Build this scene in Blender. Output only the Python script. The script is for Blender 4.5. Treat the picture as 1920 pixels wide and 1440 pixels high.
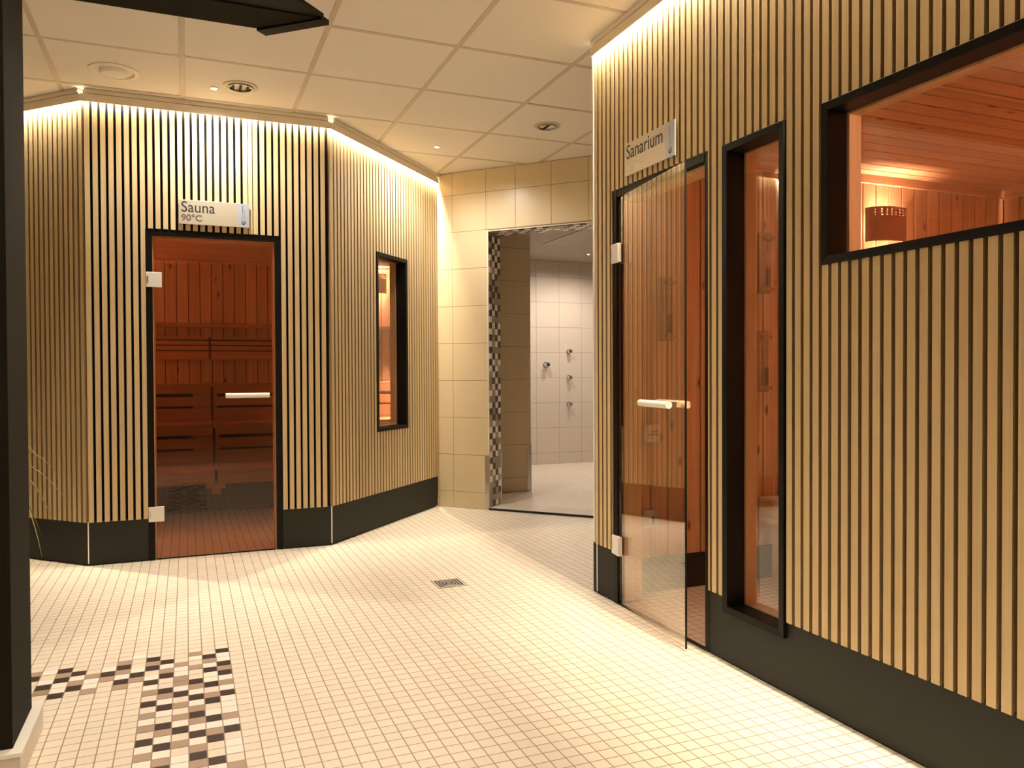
import bpy, math, random
from math import sin, cos, pi, radians
from mathutils import Matrix, Vector
random.seed(7)
for o in list(bpy.data.objects): bpy.data.objects.remove(o)
SC = bpy.context.scene
COL = SC.collection

# ------------------------------------------------------------------ camera
YAW, PITCH, ROLL, FPX = 0.391297, 0.0145361, -0.00462748, 1479.07
CAMZ = 1.08
cam = bpy.data.cameras.new('camera'); cam_o = bpy.data.objects.new('camera', cam); COL.objects.link(cam_o)
cam.sensor_width = 36.0; cam.lens = FPX / 1920 * 36.0; cam.clip_start = 0.02; cam.clip_end = 60
_f = Vector((sin(YAW)*cos(PITCH), cos(YAW)*cos(PITCH), -sin(PITCH)))
_r = Vector((cos(YAW), -sin(YAW), 0)); _u = _r.cross(_f)
_r2 = _r*cos(ROLL) + _u*sin(ROLL); _u2 = _u*cos(ROLL) - _r*sin(ROLL)
cam_o.matrix_world = Matrix(((_r2.x, _u2.x, -_f.x, 0), (_r2.y, _u2.y, -_f.y, 0), (_r2.z, _u2.z, -_f.z, CAMZ), (0, 0, 0, 1)))
SC.camera = cam_o
# ------------------------------------------------------------------ exposure, world
SC.view_settings.view_transform = 'Standard'; SC.view_settings.look = 'None'
SC.view_settings.exposure = 0.17; SC.view_settings.gamma = 1.0; SC.view_settings.use_curve_mapping = False
W = bpy.data.worlds.new('world'); SC.world = W; W.use_nodes = True
W.node_tree.nodes['Background'].inputs[0].default_value = (1.0, 0.82, 0.6, 1)
W.node_tree.nodes['Background'].inputs[1].default_value = 0.02

# light levels
COVE_W = 17.0          # watts per metre of cove strip
COVE_C = (1.0, 0.865, 0.62)
DOWN_W = 7.6
DOWN_C = (1.0, 0.87, 0.69)
LAMP_C = (1.0, 0.58, 0.41)

def link(o): COL.objects.link(o); return o
def area(name, loc, direction, sx, sy, watts, col, spread=180, xdir=None):
    l = bpy.data.lights.new(name, 'AREA'); l.shape = 'RECTANGLE'; l.size = sx; l.size_y = sy
    l.energy = watts; l.color = col; l.spread = radians(spread)
    o = link(bpy.data.objects.new(name, l))
    z = -Vector(direction).normalized(); x = Vector(xdir or (1, 0, 0)).normalized(); y = z.cross(x).normalized(); x = y.cross(z)
    o.matrix_world = Matrix(((x.x, y.x, z.x, loc[0]), (x.y, y.y, z.y, loc[1]), (x.z, y.z, z.z, loc[2]), (0, 0, 0, 1)))
    return o

# ------------------------------------------------------------------ wall lines
CEIL = 2.674
class Fr:                                   # a wall line: s along it, d out of it towards the corridor
    def __init__(s, a, b):
        s.a = Vector((a[0], a[1])); v = Vector((b[0]-a[0], b[1]-a[1])); s.L = v.length
        s.u = v.normalized(); s.n = Vector((s.u.y, -s.u.x))
    def p(s, t, d, z):
        q = s.a + s.u*t + s.n*d; return Vector((q.x, q.y, z))
A = (-0.52, 5.01); B = (0.836, 5.01); Cc = (1.875, 6.13); E = (2.79, 5.146)
LL = 1.6
LA = Fr((A[0]-LL*.7071, A[1]+LL*.7071), A)
AB = Fr(A, B); BC = Fr(B, Cc); CE = Fr(Cc, (Cc[0]+(E[0]-Cc[0])*2.4, Cc[1]+(E[1]-Cc[1])*2.4))
RW = Fr((1.845, 3.40), (1.845, -2.4))
WX = Fr((0, 0), (1, 0))                      # plain world frame: s = X, d = -Y

# cove light sources (a strip above each slatted wall)
for nm, fr, s0, s1, kk in (('left', LA, 0.3, LA.L, 2.4), ('front', AB, 0, AB.L, 1.4), ('corner', BC, 0, BC.L, 1.7), ('right', RW, 0.01, RW.L, 2.3)):
    c = fr.p((s0+s1)/2, 0.0155, 2.634)
    area('cove_lamp_'+nm, c, (0, 0, -1), s1-s0, 0.009, kk*COVE_W*(s1-s0), COVE_C, 180, (fr.u.x, fr.u.y, 0))
# ceiling downlights: position, watts
DOWN = [(-0.2, 1.8, .6), (.62, 2.75, .8), (0.1, 0.6, .9), (-.05, 3.66, .9), (-0.6, 0.5, .9), (-1.9, 2.7, .5), (-2.0, 0.7, .8)]  # the one above the canopy is added, unseen, to light the floor beyond
SPOT = [(0.157, 4.719, .35), (1.647, 5.36, .35)]

# ------------------------------------------------------------------ materials
def mat(name, col=(.8, .8, .8), rough=.5, metal=0.0, spec=.5, bump=0, bscale=200, emit=None, estr=0, var=0, coat=0):
    m = bpy.data.materials.new(name); m.use_nodes = True; nt = m.node_tree; b = nt.nodes['Principled BSDF']
    b.inputs['Base Color'].default_value = (*col, 1); b.inputs['Roughness'].default_value = rough
    b.inputs['Metallic'].default_value = metal; b.inputs['Specular IOR Level'].default_value = spec
    b.inputs['Coat Weight'].default_value = coat
    if emit: b.inputs['Emission Color'].default_value = (*emit, 1); b.inputs['Emission Strength'].default_value = estr
    tc = nt.nodes.new('ShaderNodeTexCoord')
    n = nt.nodes.new('ShaderNodeTexNoise'); n.inputs['Scale'].default_value = bscale; n.inputs['Detail'].default_value = 3
    nt.links.new(tc.outputs['Object'], n.inputs['Vector'])
    if bump:
        bp = nt.nodes.new('ShaderNodeBump'); bp.inputs['Strength'].default_value = bump; bp.inputs['Distance'].default_value = .002
        nt.links.new(n.outputs['Fac'], bp.inputs['Height']); nt.links.new(bp.outputs[0], b.inputs['Normal'])
    if var:
        mx = nt.nodes.new('ShaderNodeMix'); mx.data_type = 'RGBA'; n2 = nt.nodes.new('ShaderNodeTexNoise')
        n2.inputs['Scale'].default_value = 3; nt.links.new(tc.outputs['Object'], n2.inputs['Vector'])
        nt.links.new(n2.outputs['Fac'], mx.inputs['Factor'])
        mx.inputs['A'].default_value = (*[c*(1-var) for c in col], 1); mx.inputs['B'].default_value = (*[min(1, c*(1+var)) for c in col], 1)
        nt.links.new(mx.outputs['Result'], b.inputs['Base Color'])
    return m

def wood(name, c1, c2, axis='Z', knots=0.0, rough=.55, fine=1.0, island=.10, spec=.35):
    m = bpy.data.materials.new(name); m.use_nodes = True; nt = m.node_tree; L = nt.links.new; N = nt.nodes.new
    b = nt.nodes['Principled BSDF']; b.inputs['Roughness'].default_value = rough; b.inputs['Specular IOR Level'].default_value = spec
    tc = N('ShaderNodeTexCoord'); geo = N('ShaderNodeNewGeometry')
    off = N('ShaderNodeVectorMath'); off.operation = 'MULTIPLY_ADD'      # each board gets its own piece of grain
    cmb = N('ShaderNodeCombineXYZ')
    for i in range(3): L(geo.outputs['Random Per Island'], cmb.inputs[i])
    L(cmb.outputs[0], off.inputs[0]); off.inputs[1].default_value = (17, 23, 31); L(tc.outputs['Object'], off.inputs[2])
    mp = N('ShaderNodeMapping'); k = 1.2
    mp.inputs['Scale'].default_value = {'X': (k, 45*fine, 45*fine), 'Y': (45*fine, k, 45*fine), 'Z': (45*fine, 45*fine, k)}[axis]
    L(off.outputs[0], mp.inputs['Vector'])
    n = N('ShaderNodeTexNoise'); n.inputs['Scale'].default_value = 1; n.inputs['Detail'].default_value = 4; n.inputs['Distortion'].default_value = .6
    L(mp.outputs[0], n.inputs['Vector'])
    cr = N('ShaderNodeValToRGB'); cr.color_ramp.elements[0].position = .3; cr.color_ramp.elements[1].position = .7
    cr.color_ramp.elements[0].color = (*c2, 1); cr.color_ramp.elements[1].color = (*c1, 1); L(n.outputs['Fac'], cr.inputs[0])
    hsv = N('ShaderNodeHueSaturation'); mr = N('ShaderNodeMapRange')
    mr.inputs['To Min'].default_value = 1-island; mr.inputs['To Max'].default_value = 1+island
    L(geo.outputs['Random Per Island'], mr.inputs['Value']); L(mr.outputs[0], hsv.inputs['Value']); L(cr.outputs[0], hsv.inputs['Color'])
    outc = hsv.outputs[0]
    if knots:
        mp2 = N('ShaderNodeMapping'); a, c = 9.0, 3.6
        mp2.inputs['Scale'].default_value = {'X': (c, a, a), 'Y': (a, c, a), 'Z': (a, a, c)}[axis]
        L(off.outputs[0], mp2.inputs['Vector'])
        v = N('ShaderNodeTexVoronoi'); v.inputs['Scale'].default_value = 1; L(mp2.outputs[0], v.inputs['Vector'])
        r2 = N('ShaderNodeMapRange'); r2.inputs['From Min'].default_value = .06; r2.inputs['From Max'].default_value = .13
        r2.inputs['To Min'].default_value = knots; r2.inputs['To Max'].default_value = 0
        L(v.outputs['Distance'], r2.inputs['Value'])
        mx = N('ShaderNodeMix'); mx.data_type = 'RGBA'; L(r2.outputs[0], mx.inputs['Factor']); L(outc, mx.inputs['A'])
        mx.inputs['B'].default_value = (c2[0]*.3, c2[1]*.22, c2[2]*.2, 1); outc = mx.outputs['Result']
    L(outc, b.inputs['Base Color'])
    bp = N('ShaderNodeBump'); bp.inputs['Strength'].default_value = .15; bp.inputs['Distance'].default_value = .001
    L(n.outputs['Fac'], bp.inputs['Height']); L(bp.outputs[0], b.inputs['Normal'])
    return m

def glass(name, tint, f0=.05):
    m = bpy.data.materials.new(name); m.use_nodes = True; nt = m.node_tree; L = nt.links.new; N = nt.nodes.new
    for x in list(nt.nodes): nt.nodes.remove(x)
    out = N('ShaderNodeOutputMaterial'); mix = N('ShaderNodeMixShader'); t = N('ShaderNodeBsdfTransparent'); g = N('ShaderNodeBsdfGlossy')
    t.inputs[0].default_value = (*[c**.5 for c in tint], 1); g.inputs['Roughness'].default_value = 0.0; g.inputs[0].default_value = (1, 1, 1, 1)
    geo = N('ShaderNodeNewGeometry'); dt = N('ShaderNodeVectorMath'); dt.operation = 'DOT_PRODUCT'
    L(geo.outputs['Incoming'], dt.inputs[0]); L(geo.outputs['Normal'], dt.inputs[1])
    ab = N('ShaderNodeMath'); ab.operation = 'ABSOLUTE'; L(dt.outputs['Value'], ab.inputs[0])
    sb = N('ShaderNodeMath'); sb.operation = 'SUBTRACT'; sb.inputs[0].default_value = 1; L(ab.outputs[0], sb.inputs[1])
    pw = N('ShaderNodeMath'); pw.operation = 'POWER'; L(sb.outputs[0], pw.inputs[0]); pw.inputs[1].default_value = 5
    ma = N('ShaderNodeMath'); ma.operation = 'MULTIPLY_ADD'; L(pw.outputs[0], ma.inputs[0]); ma.inputs[1].default_value = 1-f0; ma.inputs[2].default_value = f0
    L(ma.outputs[0], mix.inputs[0]); L(t.outputs[0], mix.inputs[1]); L(g.outputs[0], mix.inputs[2]); L(mix.outputs[0], out.inputs[0])
    return m

TS, TX, TY = 0.0488, -0.1504, 3.2906
def tilefloor(name, c1, c2, grout):
    m = bpy.data.materials.new(name); m.use_nodes = True; nt = m.node_tree; L = nt.links.new; N = nt.nodes.new
    b = nt.nodes['Principled BSDF']
    tc = N('ShaderNodeTexCoord'); s = N('ShaderNodeVectorMath'); s.operation = 'SUBTRACT'; s.inputs[1].default_value = (TX, TY, 0)
    L(tc.outputs['Object'], s.inputs[0]); d = N('ShaderNodeVectorMath'); d.operation = 'SCALE'; d.inputs['Scale'].default_value = 1/TS
    L(s.outputs[0], d.inputs[0]); sep = N('ShaderNodeSeparateXYZ'); L(d.outputs[0], sep.inputs[0])
    dist = []; fl = []
    for i in (0, 1):
        f = N('ShaderNodeMath'); f.operation = 'FRACT'; L(sep.outputs[i], f.inputs[0])
        g = N('ShaderNodeMath'); g.operation = 'SUBTRACT'; L(f.outputs[0], g.inputs[0]); g.inputs[1].default_value = .5
        h = N('ShaderNodeMath'); h.operation = 'ABSOLUTE'; L(g.outputs[0], h.inputs[0]); dist.append(h)
        q = N('ShaderNodeMath'); q.operation = 'FLOOR'; L(sep.outputs[i], q.inputs[0]); fl.append(q)
    mx = N('ShaderNodeMath'); mx.operation = 'MAXIMUM'; L(dist[0].outputs[0], mx.inputs[0]); L(dist[1].outputs[0], mx.inputs[1])
    mr = N('ShaderNodeMapRange'); mr.inputs['From Min'].default_value = .457; mr.inputs['From Max'].default_value = .471; L(mx.outputs[0], mr.inputs['Value'])
    cb = N('ShaderNodeCombineXYZ'); L(fl[0].outputs[0], cb.inputs[0]); L(fl[1].outputs[0], cb.inputs[1])
    wn = N('ShaderNodeTexWhiteNoise'); L(cb.outputs[0], wn.inputs['Vector'])
    c = N('ShaderNodeMix'); c.data_type = 'RGBA'; L(wn.outputs['Value'], c.inputs['Factor']); c.inputs['A'].default_value = (*c1, 1); c.inputs['B'].default_value = (*c2, 1)
    c3 = N('ShaderNodeMix'); c3.data_type = 'RGBA'; L(mr.outputs[0], c3.inputs['Factor']); L(c.outputs['Result'], c3.inputs['A']); c3.inputs['B'].default_value = (*grout, 1)
    L(c3.outputs['Result'], b.inputs['Base Color']); b.inputs['Roughness'].default_value = .42
    iv = N('ShaderNodeMath'); iv.operation = 'SUBTRACT'; iv.inputs[0].default_value = 1; L(mr.outputs[0], iv.inputs[1])
    bp = N('ShaderNodeBump'); bp.inputs['Strength'].default_value = .5; bp.inputs['Distance'].default_value = .001
    L(iv.outputs[0], bp.inputs['Height']); L(bp.outputs[0], b.inputs['Normal'])
    return m

M = dict(
 floor=tilefloor('floor_tile', (.79, .70, .585), (.84, .755, .64), (.36, .25, .18)),
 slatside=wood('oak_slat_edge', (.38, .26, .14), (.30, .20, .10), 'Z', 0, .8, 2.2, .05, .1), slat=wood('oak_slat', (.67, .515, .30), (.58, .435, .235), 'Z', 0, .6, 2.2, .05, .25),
 felt=mat('black_felt', (.012, .011, .010), .95, bump=.3, spec=.1),
 base=mat('anthracite_board', (.026, .026, .021), .6, bump=.25, bscale=500, spec=.22),
 blackm=mat('black_lacquer', (.004, .004, .003), .45, spec=.18, bump=.02),
 bead=mat('white_aluminium_bead', (.85, .82, .76), .4, var=.02),
 trim=mat('white_painted_profile', (.84, .76, .62), .5, var=.03),
 ceil=mat('mineral_ceiling_panel', (.80, .735, .65), .9, bump=.5, bscale=350, var=.02, spec=.2),
 tbar=mat('painted_ceiling_rail', (.56, .48, .37), .5, var=.02),
 white=mat('white_plastic', (.78, .75, .70), .4, var=.02),
 steel=mat('brushed_steel', (.62, .59, .54), .32, 1.0, bump=.1, bscale=90),
 satin=mat('satin_steel', (.55, .52, .48), .5, .5, bump=.05), chrome=mat('chrome', (.75, .75, .76), .08, 1.0, bump=.01),
 dark=mat('dark_gap', (.02, .017, .014), .9, bump=.1),
 tile=mat('cream_wall_tile', (.66, .54, .35), .3, bump=.08, bscale=30, var=.03),
 tileS=mat('beige_shower_tile', (.66, .59, .50), .3, bump=.08, bscale=30, var=.03),
 grout=mat('wall_grout', (.30, .22, .13), .9, bump=.2),
 pine=wood('pine_vertical', (.72, .46, .27), (.60, .35, .18), 'Z', .9, .5, .8, .08),
 pineX=wood('pine_lengthwise', (.72, .46, .27), (.60, .35, .18), 'X', .6, .5, .8, .08),
 pineL=wood('pale_spruce_lining', (.74, .52, .30), (.66, .43, .22), 'Z', .3, .5, .8, .06),
 bench=wood('bench_wood', (.50, .27, .13), (.40, .20, .09), 'X', .1, .5, .8, .08),
 benchY=wood('bench_wood_cross', (.72, .50, .30), (.62, .40, .22), 'Y', .1, .5, .8, .08),
 gdoor=glass('bronze_sauna_glass', (.82, .54, .38), .035), gdoor2=glass('bronze_door_glass', (.93, .85, .70), .16), gwin=glass('window_glass', (.93, .88, .82), .08),
 lampsh=mat('ceramic_lamp_shade', (.46, .22, .14), .6, bump=.15, bscale=120),
 bulb=mat('warm_bulb', (1, .8, .6), .5, emit=(1, .55, .25), estr=25, bump=.01),
 led=mat('led_lens', (1, 1, 1), .4, emit=(.85, .9, 1), estr=40, bump=.01),
 ledw=mat('warm_led_lens', (1, 1, 1), .4, emit=(1, .82, .55), estr=14, bump=.01),
 signp=mat('sign_plate', (.55, .49, .38), .35, metal=.35, bump=.03),
 signb=mat('sign_blue_band', (.42, .46, .53), .35, metal=.2, bump=.03),
 ink=mat('black_lettering', (.02, .017, .015), .5, bump=.01), ink2=mat('grey_lettering', (.14, .10, .11), .5, bump=.01),
 ink3=mat('pale_lettering', (.80, .72, .55), .4, bump=.01), red=mat('red_lettering', (.30, .03, .03), .5, bump=.01),
 plaster=mat('cream_plaster', (.62, .52, .38), .8, bump=.3, var=.05),
 darkw=mat('dark_brown_wall', (.012, .010, .006), .8, bump=.3, var=.1, spec=.15),
 tD=mat('mosaic_black', (.045, .028, .024), .4, var=.1, bump=.02), tB=mat('mosaic_taupe', (.42, .31, .235), .4, var=.12, bump=.02),
 tW=mat('mosaic_white', (.90, .85, .78), .4, var=.02, bump=.02), tG=mat('mosaic_olive', (.33, .27, .17), .4, var=.1, bump=.02),
 leaf=mat('leaf_green', (.22, .22, .05), .5, var=.3, bump=.05), leafd=mat('leaf_dry', (.55, .45, .22), .6, var=.2, bump=.05),
 pot=mat('grey_pot', (.12, .12, .12), .6, bump=.2), soil=mat('soil', (.05, .035, .02), .95, bump=1, bscale=80),
 sand=mat('dark_red_sand', (.16, .03, .02), .6, bump=.1), clear=glass('clear_tube', (.95, .92, .88)),
 shflat=mat('access_panel_metal', (.42, .36, .30), .5, var=.02), shceil=mat('slatted_metal_ceiling', (.42, .36, .30), .5, var=.03),
)
# fine running lines on the shower ceiling
_nt = M['shceil'].node_tree; _tc = _nt.nodes.new('ShaderNodeTexCoord'); _w = _nt.nodes.new('ShaderNodeTexWave'); _w.bands_direction = 'Y'
_w.inputs['Scale'].default_value = 8; _nt.links.new(_tc.outputs['Object'], _w.inputs['Vector'])
_b = _nt.nodes.new('ShaderNodeBump'); _b.inputs['Strength'].default_value = .8; _b.inputs['Distance'].default_value = .01
_nt.links.new(_w.outputs['Fac'], _b.inputs['Height']); _nt.links.new(_b.outputs[0], _nt.nodes['Principled BSDF'].inputs['Normal'])

# ------------------------------------------------------------------ mesh helpers
class MB:
    def __init__(s): s.v = []; s.f = []; s.m = []
    def add(s, vs, fs, mi=0):
        k = len(s.v); s.v += [Vector(v) for v in vs]; s.f += [tuple(i+k for i in f) for f in fs]; s.m += [mi]*len(fs)
        return s
    def box(s, fr, s0, s1, d0, d1, z0, z1, mi=0):
        P = [fr.p(a, d, z) for z in (z0, z1) for (a, d) in ((s0, d0), (s1, d0), (s1, d1), (s0, d1))]
        return s.add(P, [(0, 1, 2, 3), (4, 7, 6, 5), (0, 4, 5, 1), (1, 5, 6, 2), (2, 6, 7, 3), (3, 7, 4, 0)], mi)
    def wbox(s, x0, x1, y0, y1, z0, z1, mi=0): return s.box(WX, x0, x1, -y1, -y0, z0, z1, mi)
    def quad(s, a, b, c, d, mi=0): return s.add([a, b, c, d], [(0, 1, 2, 3)], mi)
    def prism(s, poly, z0, z1, mi=0):
        n = len(poly); V = [Vector((x, y, z0)) for x, y in poly]+[Vector((x, y, z1)) for x, y in poly]
        F = [tuple(range(n)), tuple(range(2*n-1, n-1, -1))]+[(i, i+n, (i+1) % n+n, (i+1) % n) for i in range(n)]
        return s.add(V, F, mi)
    def lathe(s, c, prof, axis=(0, 0, 1), n=32, mi=0, cap=True):
        ax = Vector(axis).normalized(); x = ax.orthogonal().normalized(); y = ax.cross(x); c = Vector(c); V = []; F = []
        for r, h in prof:
            for i in range(n): V.append(c+ax*h+(x*cos(2*pi*i/n)+y*sin(2*pi*i/n))*r)
        for j in range(len(prof)-1):
            for i in range(n): F.append((j*n+i, j*n+(i+1) % n, (j+1)*n+(i+1) % n, (j+1)*n+i))
        if cap: F.append(tuple(range(n-1, -1, -1))); F.append(tuple((len(prof)-1)*n+i for i in range(n)))
        return s.add(V, F, mi)
    def tube(s, pts, r, n=12, mi=0):
        pts = [Vector(p) for p in pts]; V = []; F = []
        for k, p in enumerate(pts):
            t = (pts[min(k+1, len(pts)-1)]-pts[max(k-1, 0)]).normalized(); x = t.cross(Vector((0, 0, 1)))
            if x.length < .1: x = t.cross(Vector((1, 0, 0)))
            x.normalize(); y = t.cross(x); rr = r[k] if isinstance(r, (list, tuple)) else r
            for i in range(n): V.append(p+(x*cos(2*pi*i/n)+y*sin(2*pi*i/n))*rr)
        for k in range(len(pts)-1):
            for i in range(n): F.append((k*n+i, k*n+(i+1) % n, (k+1)*n+(i+1) % n, (k+1)*n+i))
        F.append(tuple(range(n-1, -1, -1))); F.append(tuple((len(pts)-1)*n+i for i in range(n)))
        return s.add(V, F, mi)

def wloc(o):
    v = Vector((0, 0, 0))
    while o: v += o.location; o = o.parent
    return v
def part(name, mb, mats, parent=None, bevel=0, smooth=False, label=None):
    me = bpy.data.meshes.new(name); off = wloc(parent) if parent else Vector((0, 0, 0))
    me.from_pydata([v-off for v in mb.v], [], mb.f)
    mats = mats if isinstance(mats, (list, tuple)) else [mats]
    for m in mats: me.materials.append(M[m])
    for p, mi in zip(me.polygons, mb.m): p.material_index = mi; p.use_smooth = smooth
    me.update()
    import bmesh
    bm = bmesh.new(); bm.from_mesh(me); bmesh.ops.recalc_face_normals(bm, faces=bm.faces); bm.to_mesh(me); bm.free()
    o = link(bpy.data.objects.new(name, me)); o.parent = parent
    if bevel:
        bv = o.modifiers.new('bevel', 'BEVEL'); bv.width = bevel; bv.segments = 2; bv.limit_method = 'ANGLE'
    if smooth:
        es = o.modifiers.new('edges', 'EDGE_SPLIT'); es.split_angle = radians(40)
    if label: o['label'] = label
    return o
def root(name, loc=(0, 0, 0)):
    o = link(bpy.data.objects.new(name, None)); o.location = loc; o.empty_display_size = .1; return o
def thing(name, loc, label, cat, group=None):
    o = root(name, loc); o['label'] = label; o['category'] = cat
    if group: o['group'] = group
    return o
def tag(o, label, cat, group=None):
    o['label'] = label; o['category'] = cat
    if group: o['group'] = group
    return o
def struct(name, mb=None, mats=None, label=None, **k):
    o = part(name, mb, mats, **k) if mb else root(name)
    o['kind'] = 'structure'
    if label: o['label'] = label
    return o
def pieces(s0, s1, z0, z1, holes):
    S = sorted({s0, s1, *[min(max(h[i], s0), s1) for h in holes for i in (0, 1)]})
    Z = sorted({z0, z1, *[min(max(h[i], z0), z1) for h in holes for i in (2, 3)]})
    out = []
    for a, b in zip(S, S[1:]):
        run = None
        for c, d in zip(Z, Z[1:]):
            cs, cz = (a+b)/2, (c+d)/2
            inside = any(h[0] < cs < h[1] and h[2] < cz < h[3] for h in holes)
            if inside:
                if run: out.append((a, b, *run)); run = None
            else: run = (run[0] if run else c, d)
        if run: out.append((a, b, *run))
    return out
def text(name, body, fr, s, d, z, h, matn, parent, thin=0.0, rot=0, xs=1.0):
    cu = bpy.data.curves.new(name, 'FONT'); cu.body = body; cu.size = h; cu.extrude = .0004; cu.offset = thin; cu.resolution_u = 4
    tmp = link(bpy.data.objects.new('tmp', cu)); bpy.context.view_layer.update()
    me = bpy.data.meshes.new_from_object(tmp.evaluated_get(bpy.context.evaluated_depsgraph_get()))
    bpy.data.objects.remove(tmp)
    off = wloc(parent); c, sn = cos(rot), sin(rot)
    for v in me.vertices:
        x, y = v.co.x*xs, v.co.y; x, y = x*c-y*sn, x*sn+y*c
        v.co = fr.p(s+x, d+v.co.z, z+y)-off
    me.materials.clear(); me.materials.append(M[matn]); me.name = name
    o = link(bpy.data.objects.new(name, me)); o.parent = parent
    return o

# ------------------------------------------------------------------ floor
fl = MB(); fl.quad((-3.6, -2.5, 0), (6.2, -2.5, 0), (6.2, 10, 0), (-3.6, 10, 0))
floor = struct('floor', fl, 'floor', 'small square cream floor tiles with thin brownish joints')
# coloured mosaic cells, read off the photograph (crop origin, crop scale, x, y, colour)
c1 = (60, 1200, 9.6); c2 = (260, 1200, 9.6); c3 = (240, 1300, 8.727)
CELLS = []
def cells(c, colr, s):
    for w in s.split():
        x, y = w.split(','); CELLS.append((c[0]+float(x)/c[2], c[1]+float(y)/c[2], colr))
cells(c2, 'D', '1497,175 1527,400 1548,565 1597,935 1265,280 1283,520 1305,780 1327,1085 1028,730 1038,1025 1050,1350 755,960 515,385 495,635 478,905 455,1215 265,345 245,505 215,765 165,1150 1355,1395')
cells(c2, 'B', '1535,475 1575,735 1650,1345 1270,360 1318,970 1015,240 1020,470 1030,820 1048,1240 765,430 765,685 760,770 750,1180 742,1390 500,545 470,1000 255,430 190,950 145,1370')
cells(c2, 'W', '1510,245 1520,315 1560,645 1585,835 1610,1035 1625,1140 1640,1245 1275,440 1290,605 1297,690 1350,1300 1020,315 1035,920 1045,1130 765,510 765,600 757,860 510,465 465,1110 450,1320 225,680 205,855')
cells(c3, 'D', '1705,570 1435,730 1470,1080 1145,670 1155,1030 853,610 572,545 555,885 590,1215 255,820')
cells(c3, 'B', '1790,1140 1425,610 1130,460 1150,900 1160,1140 850,840 565,650 540,1120 285,600 235,1060')
cells(c3, 'W', '1690,450 1730,790 1750,905 1415,510 1480,1190 1140,560 1148,780 857,500 850,1070 850,1180 560,770 545,1010 300,490 250,930 220,1180')
cells(c1, 'D', '1850,640 1650,510 1600,760 1360,630 850,620 750,885 600,570 530,745 410,1020 220,870 120,715')
cells(c1, 'B', '1830,730 1680,420 1630,595 1580,850 1340,720 1090,660 1010,930 790,790 560,660 140,640')
cells(c1, 'G', '200,965')
cells(c1, 'W', '1850,550 1860,340 1620,670 1380,550 1070,760 1040,840 820,700 500,830 460,920 320,600 270,780')
def px_floor(x, y):
    d = _r2*((x-960)/FPX) - _u2*((y-720)/FPX) + _f; t = -CAMZ/d.z; return d.x*t, d.y*t
seen = {}
for x, y, colr in CELLS:
    X, Y = px_floor(x, y); seen[(math.floor((X-TX)/TS), math.floor((Y-TY)/TS))] = colr
# the band runs on towards the camera below the picture
rows = sorted({k[1] for k in seen}); lo = rows[0]; pat = random.Random(3)
for r in range(lo-14, lo):
    for c in range(6): seen.setdefault((c, r), 'DBWWBWD'[(c*3+r*5) % 7])
mo = MB(); g = .0016
for (i, j), colr in seen.items():
    x0, y0 = TX+i*TS+g, TY+j*TS+g; x1, y1 = x0+TS-2*g, y0+TS-2*g
    mo.prism([(x0, y0), (x1, y0), (x1, y1), (x0, y1)], 0.0002, 0.0009, 'DBWG'.index(colr))
part('mosaic_inlay', mo, ['tD', 'tB', 'tW', 'tG'], floor, label='black, taupe and white checkered mosaic band in the cream floor')

# ------------------------------------------------------------------ ceiling
X0, Y0, CP = -0.6301, 4.311, 0.6249
OUT = [(-3.6, -2.5), (6.2, -2.5), (6.2, 10), (-3.6, 10)]
cm = MB(); cm.quad((-3.6, -2.5, CEIL+.012), (6.2, -2.5, CEIL+.012), (6.2, 10, CEIL+.012), (-3.6, 10, CEIL+.012))
ceiling = struct('ceiling', cm, 'dark', 'suspended ceiling of square off-white panels in a painted rail grid')
pn = MB(); tb = MB()
for i in range(-5, 11):
    for j in range(-11, 10):
        x, y = X0+i*CP, Y0+j*CP; k = .0125; e = random.uniform(-.0012, .0012)
        pn.wbox(x+k, x+CP-k, y+k, y+CP-k, CEIL+.001+e, CEIL+.010)
for i in range(-5, 11): tb.wbox(X0+i*CP-.012, X0+i*CP+.012, -2.5, 10, CEIL-.001, CEIL+.006)
for j in range(-11, 10): tb.wbox(-3.6, 6.2, Y0+j*CP-.012, Y0+j*CP+.012, CEIL-.0008, CEIL+.0062)
part('ceiling_panels', pn, 'ceil', ceiling); part('ceiling_rails', tb, 'tbar', ceiling)

# ------------------------------------------------------------------ slatted walls
SLB, SLT, SW, SP = .245, 2.65, .026, .040
D0 = .010                                    # slat front, in front of the base board
def slatwall(name, label, fr, s0, s1, slats, holes, back=-.10, beads=(), base_holes=()):
    core = MB()
    for p in pieces(s0, s1, 0.004, CEIL, holes): core.box(fr, p[0], p[1], back, -.012, p[2], p[3])
    w = struct(name, core, 'felt', label)
    sl = MB()
    for a, b in slats:
        for p in pieces(a, b, SLB, SLT, holes):
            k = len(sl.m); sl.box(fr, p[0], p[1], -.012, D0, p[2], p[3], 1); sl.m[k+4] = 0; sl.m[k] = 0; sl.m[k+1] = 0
    part('oak_slats', sl, ['slat', 'slatside'], w)
    bs = MB()
    for p in pieces(s0, s1, .006, .250, list(holes)+list(base_holes)): bs.box(fr, p[0], p[1], -.012, 0, p[2], p[3])
    part('base_board', bs, 'base', w, label='anthracite base board under the slats')
    for b in beads:
        m = MB(); m.box(fr, b-.003, b+.003, -.004, .004, .012, .246); part('corner_bead', m, 'bead', w, label='thin white corner bead on the dark base board')
    return w
def grid(a, first, last): 
    k = 0; out = []
    while a+k*SP+SW <= last: 
        if a+k*SP >= first-1e-6: out.append((a+k*SP, a+k*SP+SW))
        k += 1
    return out
LAe = LA.L-.004
lslats = [(LA.L-.029-k*SP, LA.L-.003-k*SP) for k in range(int((LA.L-.3)/SP))]
slatwall('wall_left', 'oak slat wall set at an angle left of the sauna door', LA, 0.2, LA.L, lslats, [])
DS0, DS1, DT = .308, 1.060, 1.920
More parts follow.
